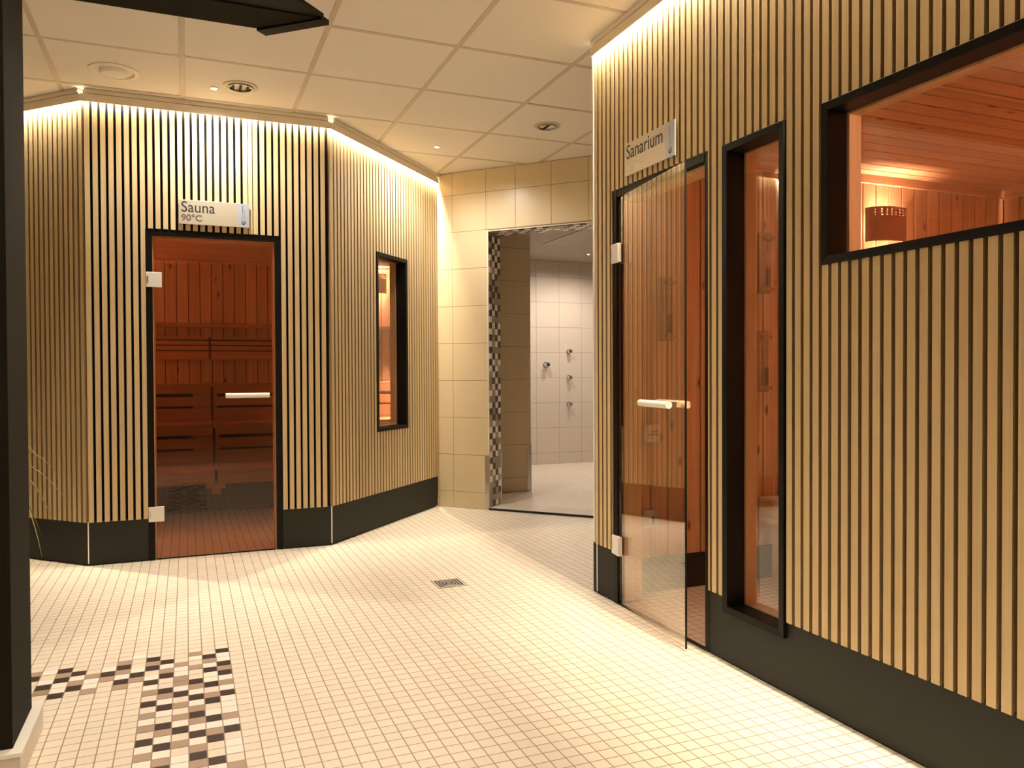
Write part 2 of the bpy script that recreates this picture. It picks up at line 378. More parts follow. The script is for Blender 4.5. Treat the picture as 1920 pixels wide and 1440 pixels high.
abslats = [(.004+k*SP, .004+k*SP+SW) for k in range(22)]+[(.874, .897)]+[(.902+k*SP, .902+k*SP+SW) for k in range(11) if .902+k*SP < 1.34]
slatwall('wall_front', 'oak slat wall around the sauna door, above a dark base board', AB, 0, AB.L, abslats, [(DS0, DS1, -1, DT)], beads=(0.0, AB.L))
W1 = (.552, 1.000, .672, 1.922)
slatwall('wall_corner', 'oak slat wall with the small narrow window, running back to the cream tiles', BC, 0, BC.L, grid(.002, .002, BC.L), [(W1[0]+.004, W1[1]-.004, W1[2]+.004, W1[3]-.004)])
R0, R1 = .176, .909
W2 = (1.002, 1.327, .189, 1.910); W3 = (1.492, 3.05, 1.410, 1.909)
rs = [(.012+k*SP, .012+k*SP+SW) for k in range(0, 24)]+[(.986, .998)]
rs += [(1.333, 1.359)]+[(1.373+k*.0392, 1.373+k*.0392+SW) for k in range(110)]
rs = [(.012+k*SP, .012+k*SP+SW) for k in range(0, 33)]+[(1.333+k*.0394, 1.333+k*.0394+SW) for k in range(108)]
shr = lambda w: (w[0]+.004, w[1]-.004, w[2]+.004, w[3]-.004)
wr = slatwall('wall_right', 'long oak slat wall of the cabin on the right, with glass door and two windows', RW, 0, RW.L, rs, [(R0, R1, -1, DT), shr(W2), shr(W3)], beads=(.012,))
m = MB(); m.box(RW, -.006, .006, -.01, D0+.002, .25, 2.61); part('edge_profile', m, 'bead', wr, label='white vertical edge profile at the end of the slat wall')
m = MB(); m.box(RW, -.022, 0, -.03, .004, .006, .25); part('base_end', m, 'base', wr)

# cove profiles along the top of the slats
def cove(fr, s0, s1, label, nm):
    t = thing('cove_light', fr.p((s0+s1)/2, 0, 2.60), label, 'light', 'cove lights along the tops of the slat walls')
    m = MB(); m.box(fr, s0, s1, .0215, .025, 2.603, 2.642); part('front_lip', m, 'trim', t)
    m = MB(); m.box(fr, s0+.016, s1-.016, -.012, .025, 2.642, 2.647); part('top_plate', m, 'trim', t)
    m = MB(); m.box(fr, s0, s1, .011, .020, 2.636, 2.640); part('led_strip', m, 'ledw', t)
    return t
cove(LA, .2, LA.L+.0115, 'cove light strip over the angled slats left of the sauna door', 'left')
cove(AB, -.0115, AB.L+.0115, 'cove light strip over the slats above the sauna door', 'front')
cove(BC, -.0115, BC.L-.004, 'cove light strip over the slats with the small narrow window', 'corner')
cove(RW, -.004, RW.L, 'cove light strip at the top of the long slat wall on the right', 'right')
tm = MB()
for fr, s0 in ((LA, .2), (AB, 0), (BC, 0), (RW, 0)): tm.box(fr, s0+.008, fr.L-.008, -.012, .030, 2.650, CEIL-.001)
struct('trim_1', tm, 'trim', 'painted angle strip between slat walls and ceiling')

# ------------------------------------------------------------------ window frames and doors
def window(name, label, fr, w, lining='pineL', tint='gwin', slab=None):
    s0, s1, z0, z1 = w; fw = .026
    r = struct(name, None, None, label); r.location = fr.p((s0+s1)/2, 0, z0)
    F = MB()   # mitred picture frame
    def ring(a0, a1, b0, b1, c0, c1, e0, e1, dd0, dd1):
        o = [(a0, b0), (a1, b0), (a1, b1), (a0, b1)]; i = [(c0, e0), (c1, e0), (c1, e1), (c0, e1)]
        for k in range(4):
            q = (k+1) % 4
            P = [fr.p(o[k][0], dd1, o[k][1]), fr.p(o[q][0], dd1, o[q][1]), fr.p(i[q][0], dd1-.002, i[q][1]), fr.p(i[k][0], dd1-.002, i[k][1])]
            Q = [fr.p(o[k][0], dd0, o[k][1]), fr.p(o[q][0], dd0, o[q][1]), fr.p(i[q][0], dd0, i[q][1]), fr.p(i[k][0], dd0, i[k][1])]
            F.add(P+Q, [(0, 1, 2, 3), (7, 6, 5, 4), (0, 4, 5, 1), (1, 5, 6, 2), (2, 6, 7, 3), (3, 7, 4, 0)])
    ring(s0, s1, z0, z1, s0+fw, s1-fw, z0+fw, z1-fw, -.064, .017)
    part('window_frame', F, 'blackm', r, bevel=.001)
    g = MB(); g.box(fr, s0+fw-.006, s1-fw+.006, -.0595, -.0535, z0+fw-.006, z1-fw+.006); part('window_pane', g, tint, r)
    F = MB(); ring(s0+.006, s1-.006, z0+.006, z1-.006, s0+fw+.004, s1-fw-.004, z0+fw+.004, z1-fw-.004, -.118, -.068)
    part('inner_lining', F, lining, r, label='pale wooden lining on the cabin side')
    return r
window('window_1', 'small narrow black-framed window left of the cream tiled wall', BC, W1)
window('window_2', 'tall narrow black-framed window beside the open glass door', RW, W2)
window('window_3', 'wide black-framed window high in the right wall, showing a lit lamp', RW, W3)

def hinge(parent, fr, s, z, d=0.0):
    m = MB(); m.box(fr, s, s+.083, d-.004, d+.016, z-.043, z+.043); h = part('hinge', m, 'white', parent, bevel=.002, label='square satin metal hinge')
    m = MB(); m.box(fr, s+.003, s+.013, d+.0155, d+.0168, z-.02, z+.02); part('hinge_cap', m, 'steel', h)
    return h
# door 1: closed sauna door
d1 = struct('door_1', None, None, 'closed bronze glass sauna door under the 90 degree sign'); d1.location = AB.p(.68, 0, 0)
m = MB(); m.box(AB, DS0+.001, DS0+.035, -.075, .002, .004, DT-.001); m.box(AB, DS1-.035, DS1-.001, -.075, .002, .004, DT-.001); m.box(AB, DS0+.035, DS1-.035, -.075, .002, DT-.035, DT-.001)
part('door_frame', m, 'blackm', d1, bevel=.001)
m = MB(); m.box(AB, DS0+.0405, DS1-.0405, -.016, -.008, .008, DT-.041); part('glass_leaf', m, 'gdoor', d1)
m = MB(); m.box(AB, DS0+.030, DS0+.044, -.117, -.030, .004, DT-.03); m.box(AB, DS1-.044, DS1-.030, -.117, -.030, .004, DT-.03); m.box(AB, DS0+.044, DS1-.044, -.117, -.030, DT-.048, DT-.034)
part('jamb_lining', m, 'pineL', d1, label='pale wooden jamb lining')
m = MB(); m.box(AB, DS0+.044, DS1-.044, -.016, -.004, .001, .007); part('threshold_seal', m, 'dark', d1)
hinge(d1, AB, DS0+.002, 1.626, -.004); hinge(d1, AB, DS0+.002, .268, -.004)
def handle(parent, fr, s0, s1, z, dg, out=.045, wood_in=True):
    m = MB(); m.tube([fr.p(s0, dg+out, z), fr.p(s1, dg+out, z)], .0145, 20)
    h = part('handle', m, 'white', parent, smooth=True, label='horizontal white bar handle on the corridor side')
    m = MB()
    for s in (s0+.045, s1-.045): m.box(fr, s-.012, s+.012, dg, dg+out, z-.010, z+.010)
    part('handle_post', m, 'steel', h)
    m = MB(); m.tube([fr.p(s0, dg-out, z), fr.p(s1, dg-out, z)], .0145, 20)
    for s in (s0+.045, s1-.045): m.box(fr, s-.012, s+.012, dg-out, dg-.008, z-.011, z+.011)
    part('inner_handle', m, 'pineL', parent, smooth=True, label='round pale wooden handle on the cabin side')
handle(d1, AB, .735, .985, .950, -.008, .035)
# door 2: sanarium door, leaf standing ajar
d2 = struct('door_2', None, None, 'glass sanarium door standing ajar in the right wall'); d2.location = RW.p(.54, 0, 0)
m = MB(); m.box(RW, R0+.001, R0+.034, -.075, .004, .004, DT-.001); m.box(RW, R1-.034, R1-.001, -.075, .000, .004, DT-.001); m.box(RW, R0+.034, R1-.034, -.075, .002, DT-.034, DT-.001)
part('door_frame', m, 'blackm', d2, bevel=.001)
m = MB(); m.box(RW, R0+.030, R0+.043, -.12, -.030, .012, DT-.03); m.box(RW, R1-.034, R1-.020, -.12, -.030, .012, DT-.03); m.box(RW, R0+.043, R1-.034, -.12, -.030, DT-.048, DT-.033)
part('jamb_lining', m, 'pineL', d2, label='pale wooden jamb lining')
DR = Fr((1.857, 3.192), (1.771, 2.545))
m = MB(); m.box(DR, 0.004, DR.L, -.004, .004, .010, 1.885); part('glass_leaf', m, 'gdoor2', d2)
m = MB(); m.box(DR, DR.L, DR.L+.0015, -.004, .004, .010, 1.885); part('leaf_edge', m, 'blackm', d2, label='dark ground edge of the glass leaf')
HR = Fr((1.848, 3.226), (1.836, 3.14))
for z in (1.626, .277): hinge(d2, HR, .0, z, 0)
handle(d2, DR, .325, .595, .950, 0.0, .042)
m = MB(); m.box(RW, R0+.034, R1-.034, -.02, .0, .001, .005); part('threshold_seal', m, 'dark', d2)

# ------------------------------------------------------------------ tiled shower-room wall
ZR = [0.0, .131, .427, .7225, 1.018, 1.3135, 1.609, 1.9045, 2.200, 2.4955, 2.674]
def tiles(fr, S, Z, mats, parent, d=0.0, holes=(), name='wall_tiles', g=.0015):
    m = MB()
    for a, b in zip(S, S[1:]):
        for c, e in zip(Z, Z[1:]):
            for p in pieces(a+g, b-g, c+g, e-g, holes):
                if p[1]-p[0] > .004 and p[3]-p[2] > .004: m.box(fr, p[0], p[1], d-.006, d+random.uniform(0, .0006), p[2], p[3])
    return part(name, m, mats, parent, bevel=.0008)
OP = (.463, 1.62, -1, 2.184)
core = MB()
for p in pieces(0, CE.L, .002, CEIL, [OP]): core.box(CE, p[0], p[1], -.22, -.002, p[2], p[3])
wb = struct('wall_back', core, 'grout', 'cream tiled wall with the open doorway to the showers')
SB = [0, .147, .447, .747, 1.047, 1.347, 1.647, 1.947, 2.247, 2.547, CE.L]
tiles(CE, [0, .147, .462], ZR[:9], 'tile', wb, holes=[OP])
tiles(CE, [0, .147, .447, .70, .997, 1.295, 1.595, 1.895, 2.195, 2.495, CE.L], ZR[8:], 'tile', wb, holes=[OP], name='upper_tiles')
tiles(CE, [1.62, 1.92, 2.22, 2.52, CE.L], ZR[:9], 'tile', wb, name='far_tiles')
# jamb mosaic on the doorway's left side and head
MJ = Fr(CE.p(.463, 0, 0).to_2d(), CE.p(.463, -.22, 0).to_2d()); 
jm = MB(); nz = 45; pz = 2.184/nz; prnd = random.Random(11)
def jcol(i, j):
    return prnd.choice([0, 0, 0, 1, 3]) if (i+j) % 2 else prnd.choice([2, 2, 1, 3, 2])
for i in range(4):
    for j in range(nz):
        a = .012+i*.050; jm.box(MJ, a, a+.047, 0, .005, .022+j*pz, .022+j*pz+pz-.003, jcol(i, j)) if j < nz-1 else None
part('jamb_mosaic', jm, ['tD', 'tB', 'tW', 'tG'], wb, label='checkered mosaic strip lining the doorway')
hm = MB()
for i in range(4):
    for j in range(23):
        s = .468+j*.050; k = jcol(i, j+2); hm.box(CE, s, s+.047, -.012-i*.05-.047, -.012-i*.05, 2.178, 2.184, k)
part('head_mosaic', hm, ['tD', 'tB', 'tW', 'tG'], wb)
m = MB(); m.box(CE, .458, .4645, -.012, .0015, .43, 2.186); m.box(CE, .458, 1.62, -.012, .0015, 2.184, 2.190); part('edge_trim', m, 'bead', wb, label='white plastic edge trim around the doorway')
m = MB(); m.box(CE, .430, .466, -.0005, .003, .004, .43); m.box(CE, .4635, .466, -.035, .003, .004, .43); part('corner_guard', m, 'steel', wb, label='steel corner guard at the foot of the doorway')
m = MB(); m.box(CE, .4635, .466, -.228, -.19, .004, .43); part('rear_corner_guard', m, 'steel', wb)
# threshold
th = MB(); th.box(CE, .466, 1.62, -.215, .010, .001, .017); tho = struct('trim_2', th, 'dark', 'dark edge strip of the doorway threshold')
m = MB()
for a in (.468, .62, .92, 1.22, 1.52): m.box(CE, a, (a+.298 if a > .5 else .618), -.213, .008, .017, .020)
part('threshold_tiles', m, 'tileS', tho, label='pale threshold tiles')

# shower room behind
SY = 8.415; SZ = 2.387
SH = Fr((2.2, SY), (6.1, SY))
c = MB(); c.box(SH, 0, 3.9, -.1, -.002, 0, SZ); ws = struct('wall_shower', c, 'grout', 'beige tiled back wall of the shower room')
tiles(SH, [0, .096+.15]+[1.58-.297*k-2.2+2.2 for k in range(4, -1, -1)]+[1.58+.2965*k for k in range(1, 8)], ZR[:9]+[2.387], 'tileS', ws)
PT = Fr((1.75, 6.57), (2.894, 6.57))
c = MB(); c.box(PT, .52, PT.L, -.16, -.002, 0, SZ+.05); wp = struct('wall_partition', c, 'grout', 'tiled partition wall standing just inside the shower room')
tiles(PT, [.52, .84, PT.L], ZR[:9]+[2.43], 'tile', wp)
m = MB(); m.box(PT, PT.L-.035, PT.L+.003, -.001, .003, .004, .43); m.box(PT, PT.L, PT.L+.003, -.04, .003, .004, .43); part('corner_guard', m, 'steel', wp)
c = MB(); c.box(Fr((6.1, 8.4), (6.1, 3.0)), 0, 5.4, -.1, 0, 0, CEIL); struct('wall_east', c, 'tileS')
c = MB(); c.box(Fr((2.06, 6.3), (2.06, 8.5)), 0, 2.2, -.05, 0, 0, CEIL); 
struct('wall_shower_side', c, 'tileS')
# shower ceiling (polygon behind the tiled wall)
q = [CE.p(0.1, -.225, 0), CE.p(CE.L, -.225, 0)]
c = MB(); c.prism([(q[0].x, q[0].y), (q[1].x, q[1].y), (6.1, q[1].y), (6.1, 8.5), (q[0].x, 8.5)], SZ, SZ+.02); sc = struct('ceiling_shower', c, 'shceil', 'finely ribbed pale ceiling of the shower room')
m = MB(); m.prism([(3.36, 7.30), (3.62, 7.30), (3.62, 5.9), (3.36, 5.9)], SZ-.006, SZ+.001); part('access_panel', m, 'shflat', sc, label='flat rectangular access panel')
# fittings on the shower wall
def button(X, z, lab, big=False):
    t = thing('shower_button' if big else 'body_jet', (X, SY, z), lab, 'shower fitting', None if big else 'body jets in a column on the shower wall')
    r = .028 if big else .024
    m = MB(); m.lathe((X, SY-.001, z), [(r*1.25, 0), (r*1.25, .006), (r*.9, .008)], (0, -1, 0), 28); part('wall_plate', m, 'chrome', t, smooth=True)
    m = MB(); m.lathe((X, SY-.008, z), [(r*.55, 0), (r*.55, .02), (r, .026), (r, .062 if big else .05), (r*.8, .068 if big else .055)], (0, -1, 0), 28); part('knob' if big else 'nozzle', m, 'chrome', t, smooth=True)
    if big:
        m = MB(); m.lathe((X, SY-.076, z), [(r*.45, 0), (r*.45, .006)], (0, -1, 0), 20); part('push_cap', m, 'ink', t, smooth=True)
button(3.90, 1.169, 'round chrome shower push knob left of the three jets', True)
for z, w in ((1.327, 'top'), (1.017, 'middle'), (.699, 'bottom')): button(4.20, z, f'small chrome body jet on the shower wall, {w} of three')
def spot(x, y, z, lab, mt, w, col, r=.015, real=True, group='ceiling spotlights'):
    t = thing('ceiling_spotlight', (x, y, z), lab, 'light', group)
    m = MB(); m.lathe((x, y, z), [(r*1.5, .004), (r*1.5, -.003), (r*1.15, -.005), (r*1.05, .002)], (0, 0, 1), 28, cap=False); part('bezel', m, 'steel', t, smooth=True)
    m = MB(); m.lathe((x, y, z), [(r, -.0045), (r*.6, -.006)], (0, 0, 1), 24); part('lens', m, mt, t, smooth=True)
    l = bpy.data.lights.new('spot', 'SPOT'); l.energy = w; l.color = col; l.spot_size = radians(165); l.spot_blend = .7; l.shadow_soft_size = .03
    o = link(bpy.data.objects.new('spot_lamp', l)); o.location = (x, y, z-.012)
for i, (x, y, w) in enumerate(SPOT):
    spot(x, y, CEIL, ['tiny white ceiling spot beside the round vent with three slots', 'tiny white ceiling spot near the tiled back wall'][i], 'led', 190*w, (1, .93, .82))
spot(4.128, 7.767, SZ, 'tiny ceiling spot in the shower room', 'led', 52, (1, .85, .72), .012)
spot(3.3, 7.6, SZ, 'ceiling spot in the shower room, hidden behind the tiled partition', 'led', 52, (1, .85, .72), .012)
spot(4.7, 6.9, SZ, 'ceiling spot in the shower room, behind the long slat wall', 'led', 52, (1, .85, .72), .012)

# ------------------------------------------------------------------ ceiling vents and speaker
def vent(x, y, r, lab, slots=3, bright=False):
    t = thing('ceiling_vent', (x, y, CEIL), lab, 'vent', 'round ceiling vents')
    m = MB(); m.lathe((x, y, CEIL), [(r, .001), (r, -.004), (r*.93, -.007), (r*.78, -.007), (r*.74, .000), (r*.74, .030)], (0, 0, 1), 48, cap=False); part('outer_ring', m, 'tbar', t, smooth=True)
    m = MB(); m.lathe((x, y, CEIL), [(r*.74, .0285), (r*.3, .0300)], (0, 0, 1), 48); part('inner_disc', m, 'trim', t, smooth=True)
    m = MB(); m.lathe((x, y, CEIL), [(r*.70, -.013), (r*.70, .012), (r*.66, .012), (r*.66, -.013), (r*.70, -.013)], (0, 0, 1), 48, cap=False); ir = part('inner_ring', m, 'steel', t, smooth=True)
    for k in range(slots):
        m = MB(); xx = x+(k-(slots-1)/2)*r*.42; m.wbox(xx-.006, xx+.006, y-r*.62, y+r*.62, CEIL-.008, CEIL+.016); part('rib', m, 'dark', ir)
    return t
vent(.293, 4.638, .092, 'round ceiling vent with three dark ribs, beside the bright spot')
vent(2.172, 4.648, .086, 'round ceiling vent near the right slat wall, without a spot beside it', 1)
t = thing('ceiling_speaker', (-.338, 4.655, CEIL), 'largest round ceiling fitting, a recessed white disc over the sauna front', 'ceiling speaker')
m = MB(); m.lathe((-.338, 4.655, CEIL), [(.122, .001), (.122, -.003), (.112, -.007), (.100, -.007), (.093, .002), (.090, .03)], (0, 0, 1), 56, cap=False); part('outer_ring', m, 'trim', t, smooth=True)
m = MB(); m.lathe((-.338, 4.655, CEIL), [(.090, .026), (.05, .027)], (0, 0, 1), 48); part('recess', m, 'dark', t, smooth=True)
m = MB(); m.lathe((-.338, 4.655, CEIL), [(.066, .02), (.068, -.006), (.060, -.017), (.035, -.021)], (0, 0, 1), 48); part('centre_disc', m, 'white', t, smooth=True)
for (x, y, w), dl in zip(DOWN, ('above the checkered floor band', 'near the point of the black canopy', 'almost over the camera', 'added unseen above the black canopy', 'nearest to the tall dark pillar', 'behind the dark pillar, far left', 'left of the camera, far from the slat wall')):
    t = thing('ceiling_downlight', (x, y, CEIL), 'recessed ceiling downlight outside the picture, '+dl, 'light', 'downlights outside the picture')
    m = MB(); m.lathe((x, y, CEIL), [(.095, .002), (.095, -.004), (.08, -.005), (.078, .004)], (0, 0, 1), 40, cap=False); part('bezel', m, 'white', t, smooth=True)
    m = MB(); m.lathe((x, y, CEIL), [(.078, -.002), (.07, -.003)], (0, 0, 1), 40); part('diffuser', m, 'ledw', t, smooth=True)
    l = bpy.data.lights.new('downlight_lamp', 'AREA'); l.shape = 'DISK'; l.size = .15; l.energy = DOWN_W*w; l.color = DOWN_C; l.spread = radians(105)
    o = link(bpy.data.objects.new('downlight_lamp', l)); o.location = (x, y, CEIL-.012)

# black canopy under the ceiling, top left
cz = 2.52
t = thing('black_canopy', (-.4, 3.3, cz), 'black angular canopy hanging under the ceiling at upper left', 'canopy')
m = MB(); m.prism([(-1.9, 3.475), (.292, 3.475), (.530, 3.300), (.530, 3.272), (.20, 2.942), (-1.9, 2.942)], cz+.004, cz+.022); part('canopy_plate', m, 'blackm', t)
for xx in (-1.2, -.1):
    m = MB(); m.tube([(xx, 3.2, cz+.02), (xx, 3.2, CEIL-.001)], .006); part('hanger_rod', m, 'blackm', t)
m = MB(); m.prism([(.285, 3.468), (.325, 3.508), (.556, 3.302), (.518, 3.262), (.500, 3.276)], cz-.008, cz+.012); part('edge_lip', m, 'blackm', t)
m = MB(); m.prism([(-1.9, 3.462), (.280, 3.462), (.500, 3.285), (.490, 3.270), (-1.9, 3.270)], cz, cz+.006); part('underside_panel', m, 'darkw', t)

# ------------------------------------------------------------------ pillar, left foreground
p = MB(); p.wbox(-1.15, -.437, 2.435, 2.715, .085, CEIL); wpil = struct('wall_pillar', p, 'darkw', 'dark brown pillar at the left edge of the picture')
m = MB(); m.wbox(-1.17, -.415, 2.405, 2.762, .001, .074); part('tiled_plinth', m, 'tileS', wpil, label='beige tiled plinth'); 
m = MB(); m.wbox(-1.172, -.411, 2.400, 2.766, .074, .086); part('plinth_ledge', m, 'bead', wpil, bevel=.002, label='white ledge on the plinth')
m = MB(); m.wbox(-.4365, -.436, 2.435, 2.715, .086, CEIL-.002)
# ------------------------------------------------------------------ signs
def sign(fr, s0, s1, z0, z1, word, temp, lab, tmat, nm, tscale):
    t = thing('door_sign', fr.p((s0+s1)/2, .012, (z0+z1)/2), lab, 'sign', 'signs above the cabin doors')
    m = MB(); m.box(fr, s0, s1, .022, .026, z0, z1); pl_ = part('plate', m, 'signp', t, bevel=.0006)
    m = MB()
    for a in (s0+.05, s1-.05): m = MB(); m.box(fr, a-.01, a+.01, .0102, .022, (z0+z1)/2-.02, (z0+z1)/2+.02); part('spacer', m, 'dark', t)
    b0 = s1-.067; m = MB(); m.box(fr, b0, s1-.0004, .0255, .0264, z0+.0004, z1-.0004); bb = part('blue_band', m, 'signb', t, label='blue-grey band with small logo')
    text('word', word, fr, s0+.012, .0263, z1-.070, .088, 'ink', pl_, .0002, 0, tscale)
    text('temperature', temp, fr, s0+.013, .0263, z0+.020, .052, tmat, pl_, .0013, 0, 1.05)
    # round swirl mark and two lines of tiny lettering running upwards
    cx, czz = s1-.033, z0+.027; mb = MB()
    for a0, a1, r0, r1 in ((200, 395, .0125, .0068), (20, 190, .0125, .0098), (60, 330, .0050, .0022)):
        n = 14
        for k in range(n):
            A0, A1 = radians(a0+(a1-a0)*k/n), radians(a0+(a1-a0)*(k+1)/n)
            P = [(r1, A0), (r0, A0), (r0, A1), (r1, A1)]
            mb.add([fr.p(cx+r*cos(a), .0268, czz+r*sin(a)) for r, a in P], [(0, 1, 2, 3)])
    part('logo', mb, 'ink', bb)
    mb = MB(); rr = random.Random(5); zz = z0+.045
    while zz < z1-.014:
        w = rr.uniform(.0022, .0042); bold = zz > z0+.085
        mb.box(fr, s1-.039, s1-.039+(.0050 if bold else .0042), .0264, .0267, zz, zz+w*(1.0 if bold else .55)); zz += w+.0012
    zz = z0+.045
    while zz < z0+.10:
        w = rr.uniform(.0015, .003); mb.box(fr, s1-.028, s1-.0245, .0264, .0267, zz, zz+w*.5); zz += w+.0013
    part('small_print', mb, 'ink2', bb)
sign(AB, .487, .877, 1.955, 2.096, 'Sauna', '90°C', 'sign plate above the closed sauna door reading Sauna 90°C', 'ink2', 'sauna', .92)
sign(RW, .325, .715, 1.950, 2.094, 'Sanarium', '60°C', 'sign plate above the open glass door reading Sanarium 60°C', 'ink3', 'sanarium', .90)

# ------------------------------------------------------------------ floor drain
dx0, dx1, dy0, dy1 = 1.157, 1.306, 3.774, 3.922
t = thing('floor_drain', ((dx0+dx1)/2, (dy0+dy1)/2, 0), 'square steel drain grate set in the cream tiled floor', 'floor drain')
m = MB()
for a, b, c_, d_ in ((dx0, dx1, dy0, dy0+.012), (dx0, dx1, dy1-.012, dy1), (dx0, dx0+.012, dy0+.012, dy1-.012), (dx1-.012, dx1, dy0+.012, dy1-.012)): m.wbox(a, b, c_, d_, .0008, .004)
df = part('drain_frame', m, 'satin', t)
m = MB(); m.wbox(dx0+.012, dx1-.012, dy0+.012, dy1-.012, .0005, .0012); part('drain_pit', m, 'dark', t)
m = MB()
for k in range(4):
    a = .020+k*.0145; 
    for (x0_, x1_, y0_, y1_) in ((dx0+a, dx1-a, dy0+a, dy0+a+.006), (dx0+a, dx1-a, dy1-a-.006, dy1-a), (dx0+a, dx0+a+.006, dy0+a, dy1-a), (dx1-a-.006, dx1-a, dy0+a, dy1-a)): m.wbox(x0_, x1_, y0_, y1_, .0012, .0038)
part('drain_grate', m, 'satin', df)

# ------------------------------------------------------------------ wooden cabins
def planks(fr, s0, s1, z0, z1, d, th_=.012, pitch=.098, matn='pine', parent=None, name='planks', horizontal=False, off=0.0, holes=()):
    m = MB()
    if not horizontal:
        a = s0+off-pitch if off else s0; gp = .003
        while a < s1-.002:
            for p in pieces(max(a, s0)+gp, min(a+pitch, s1)-gp, z0, z1, holes): m.box(fr, p[0], p[1], d-th_, d, p[2], p[3])
            a += pitch
    return part(name, m, matn, parent, bevel=.003)
def woodceil(x0, x1, y0, y1, z, parent, pitch=.096):
    m = MB(); y = y0
    while y < y1-.002: m.wbox(x0, x1, y+.0045, min(y+pitch, y1)-.0045, z, z+.012); y += pitch
    part('ceiling_planks', m, 'pineX', parent, bevel=.003)
# --- sanarium (right)
GY, GX, GZ = 3.305, 4.60, 2.165
S1 = Fr((1.95, GY), (GX, GY))
c = MB(); c.box(S1, -.10, S1.L+.1, -.085, -.0125, 0, CEIL); g1 = struct('wall_sanarium_end', c, 'felt', 'pine end wall inside the sanarium cabin')
planks(S1, 0, S1.L, .17, GZ, 0, parent=g1, off=.098*.49)
m = MB(); m.box(S1, 0, S1.L, -.012, 0.003, .001, .17); part('base_board', m, 'base', g1)
m = MB(); m.box(S1, 0, S1.L, 0, .020, GZ-.048, GZ); part('cornice', m, 'pineX', g1, bevel=.003)
S2 = Fr((GX, GY), (GX, -1.2))
c = MB(); c.box(S2, 0, S2.L, -.08, -.0125, 0, CEIL); g2 = struct('wall_sanarium_side', c, 'felt', 'pine side wall inside the sanarium cabin')
planks(S2, 0, S2.L, .17, GZ, 0, parent=g2); m = MB(); m.box(S2, 0, S2.L, 0, .020, GZ-.048, GZ); part('cornice', m, 'benchY', g2)
S3 = Fr((1.957, -1.2), (1.957, GY)); SO = GY+.095   # inner face of the corridor wall: s = Y + 1.2
inv = lambda w: (3.40+1.2-w[1], 3.40+1.2-w[0], w[2], w[3])
c = MB(); o = root('tmp'); bpy.data.objects.remove(o)
hol = [inv((R0+.030, R1-.02, -1, DT-.03)), inv(shr(W2)), inv(shr(W3))]
planks(S3, 0, S3.L, .012, GZ, 0, parent=wr, name='inner_planks', holes=hol)
c = MB(); c.wbox(1.95, GX, -1.2, GY, GZ+.013, GZ+.03); g4 = struct('ceiling_sanarium', c, 'felt', 'pine board ceiling of the sanarium cabin')
woodceil(1.957, GX, -1.2, GY-.001, GZ, g4)
c = MB(); c.wbox(1.95, GX, -1.28, -1.2, 0, GZ); struct('wall_sanarium_near', c, 'pine')
# benches of the sanarium: seat boards run along Y
def bench(name, lab, x0, x1, y0, y1, z, fh, matn, n, parent_group, riser=False, posts=()):
    t = thing(name, ((x0+x1)/2, (y0+y1)/2, 0), lab, 'bench', parent_group)
    m = MB()
    if matn == 'benchY':
        w = (x1-x0)/n
        for k in range(n): m.wbox(x0+k*w+.004, x0+(k+1)*w-.004, y0, y1, z-.025, z)
    else:
        w = (y1-y0)/n
        for k in range(n): m.wbox(x0, x1, y0+k*w+.004, y0+(k+1)*w-.004, z-.025, z)
    part('seat', m, matn, t, bevel=.003)
    m = MB()
    if matn == 'benchY': m.wbox(x0, x0+.022, y0, y1, z-fh, z-.026)
    else: m.wbox(x0, x1, y0, y0+.022, z-fh, z-.026)
    part('front_board', m, matn, t, bevel=.003)
    for k, (a, b, c_, d_) in enumerate(posts):
        m = MB(); m.wbox(a, b, c_, d_, .001, z-fh); part('leg', m, matn, t)
    return t
bench('sauna_bench', 'pale lower bench inside the sanarium, seen through the tall narrow window', 2.74, 3.32, 1.0, 3.29, .43, .13, 'benchY', 5, 'sanarium benches', posts=((2.80, 2.86, 3.2, 3.26), (2.80, 2.86, 1.05, 1.11), (3.2, 3.26, 1.05, 1.11)))
bench('sauna_bench', 'pale upper bench against the far side of the sanarium', 3.33, 4.57, 1.0, 3.29, .86, .13, 'benchY', 8, 'sanarium benches', posts=((3.40, 3.46, 3.2, 3.26), (3.40, 3.46, 1.05, 1.11), (4.4, 4.46, 1.05, 1.11)))

def lamp(fr, s_, z, lab, w, watts, hgt=.185, r=.085):
    # bowed ceramic shade standing off the wall, bulb behind it
    t = thing('sauna_lamp', fr.p(s_, 0, z), lab, 'lamp', 'ceramic wall lamps')
    n = 76; rows_ = 50; V = []; F = []
    for j in range(rows_+1):
        for i in range(n+1):
            a = -1+2*i/n; V.append(fr.p(s_+a*w/2, .030+r*(1-abs(a)**2.6)**.5, z-hgt/2+hgt*j/rows_))
    for j in range(rows_):
        for i in range(n):
            if j in (37, 38, 41, 42, 45, 46) and i % 8 in (4, 5) and abs(i-n/2) < 34: continue
            F.append((j*(n+1)+i, j*(n+1)+i+1, (j+1)*(n+1)+i+1, (j+1)*(n+1)+i))
    m = MB(); m.add(V, F); sh = part('shade', m, 'lampsh', t)
    so = sh.modifiers.new('thick', 'SOLIDIFY'); so.thickness = .006; so.offset = 0
    m = MB(); m.box(fr, s_-.04, s_+.04, .001, .02, z-.05, z+.04); wb_ = part('wall_bracket', m, 'white', t)
    m = MB(); m.lathe(fr.p(s_, .055, z-.035), [(.008, 0), (.022, .02), (.026, .045), (.018, .068), (.004, .076)], (0, 0, 1), 20); part('bulb', m, 'bulb', wb_, smooth=True)
    l = bpy.data.lights.new('bulb_lamp', 'POINT'); l.energy = watts; l.color = LAMP_C; l.shadow_soft_size = .028
    o = link(bpy.data.objects.new('bulb_lamp', l)); o.location = fr.p(s_, .055, z+.005)
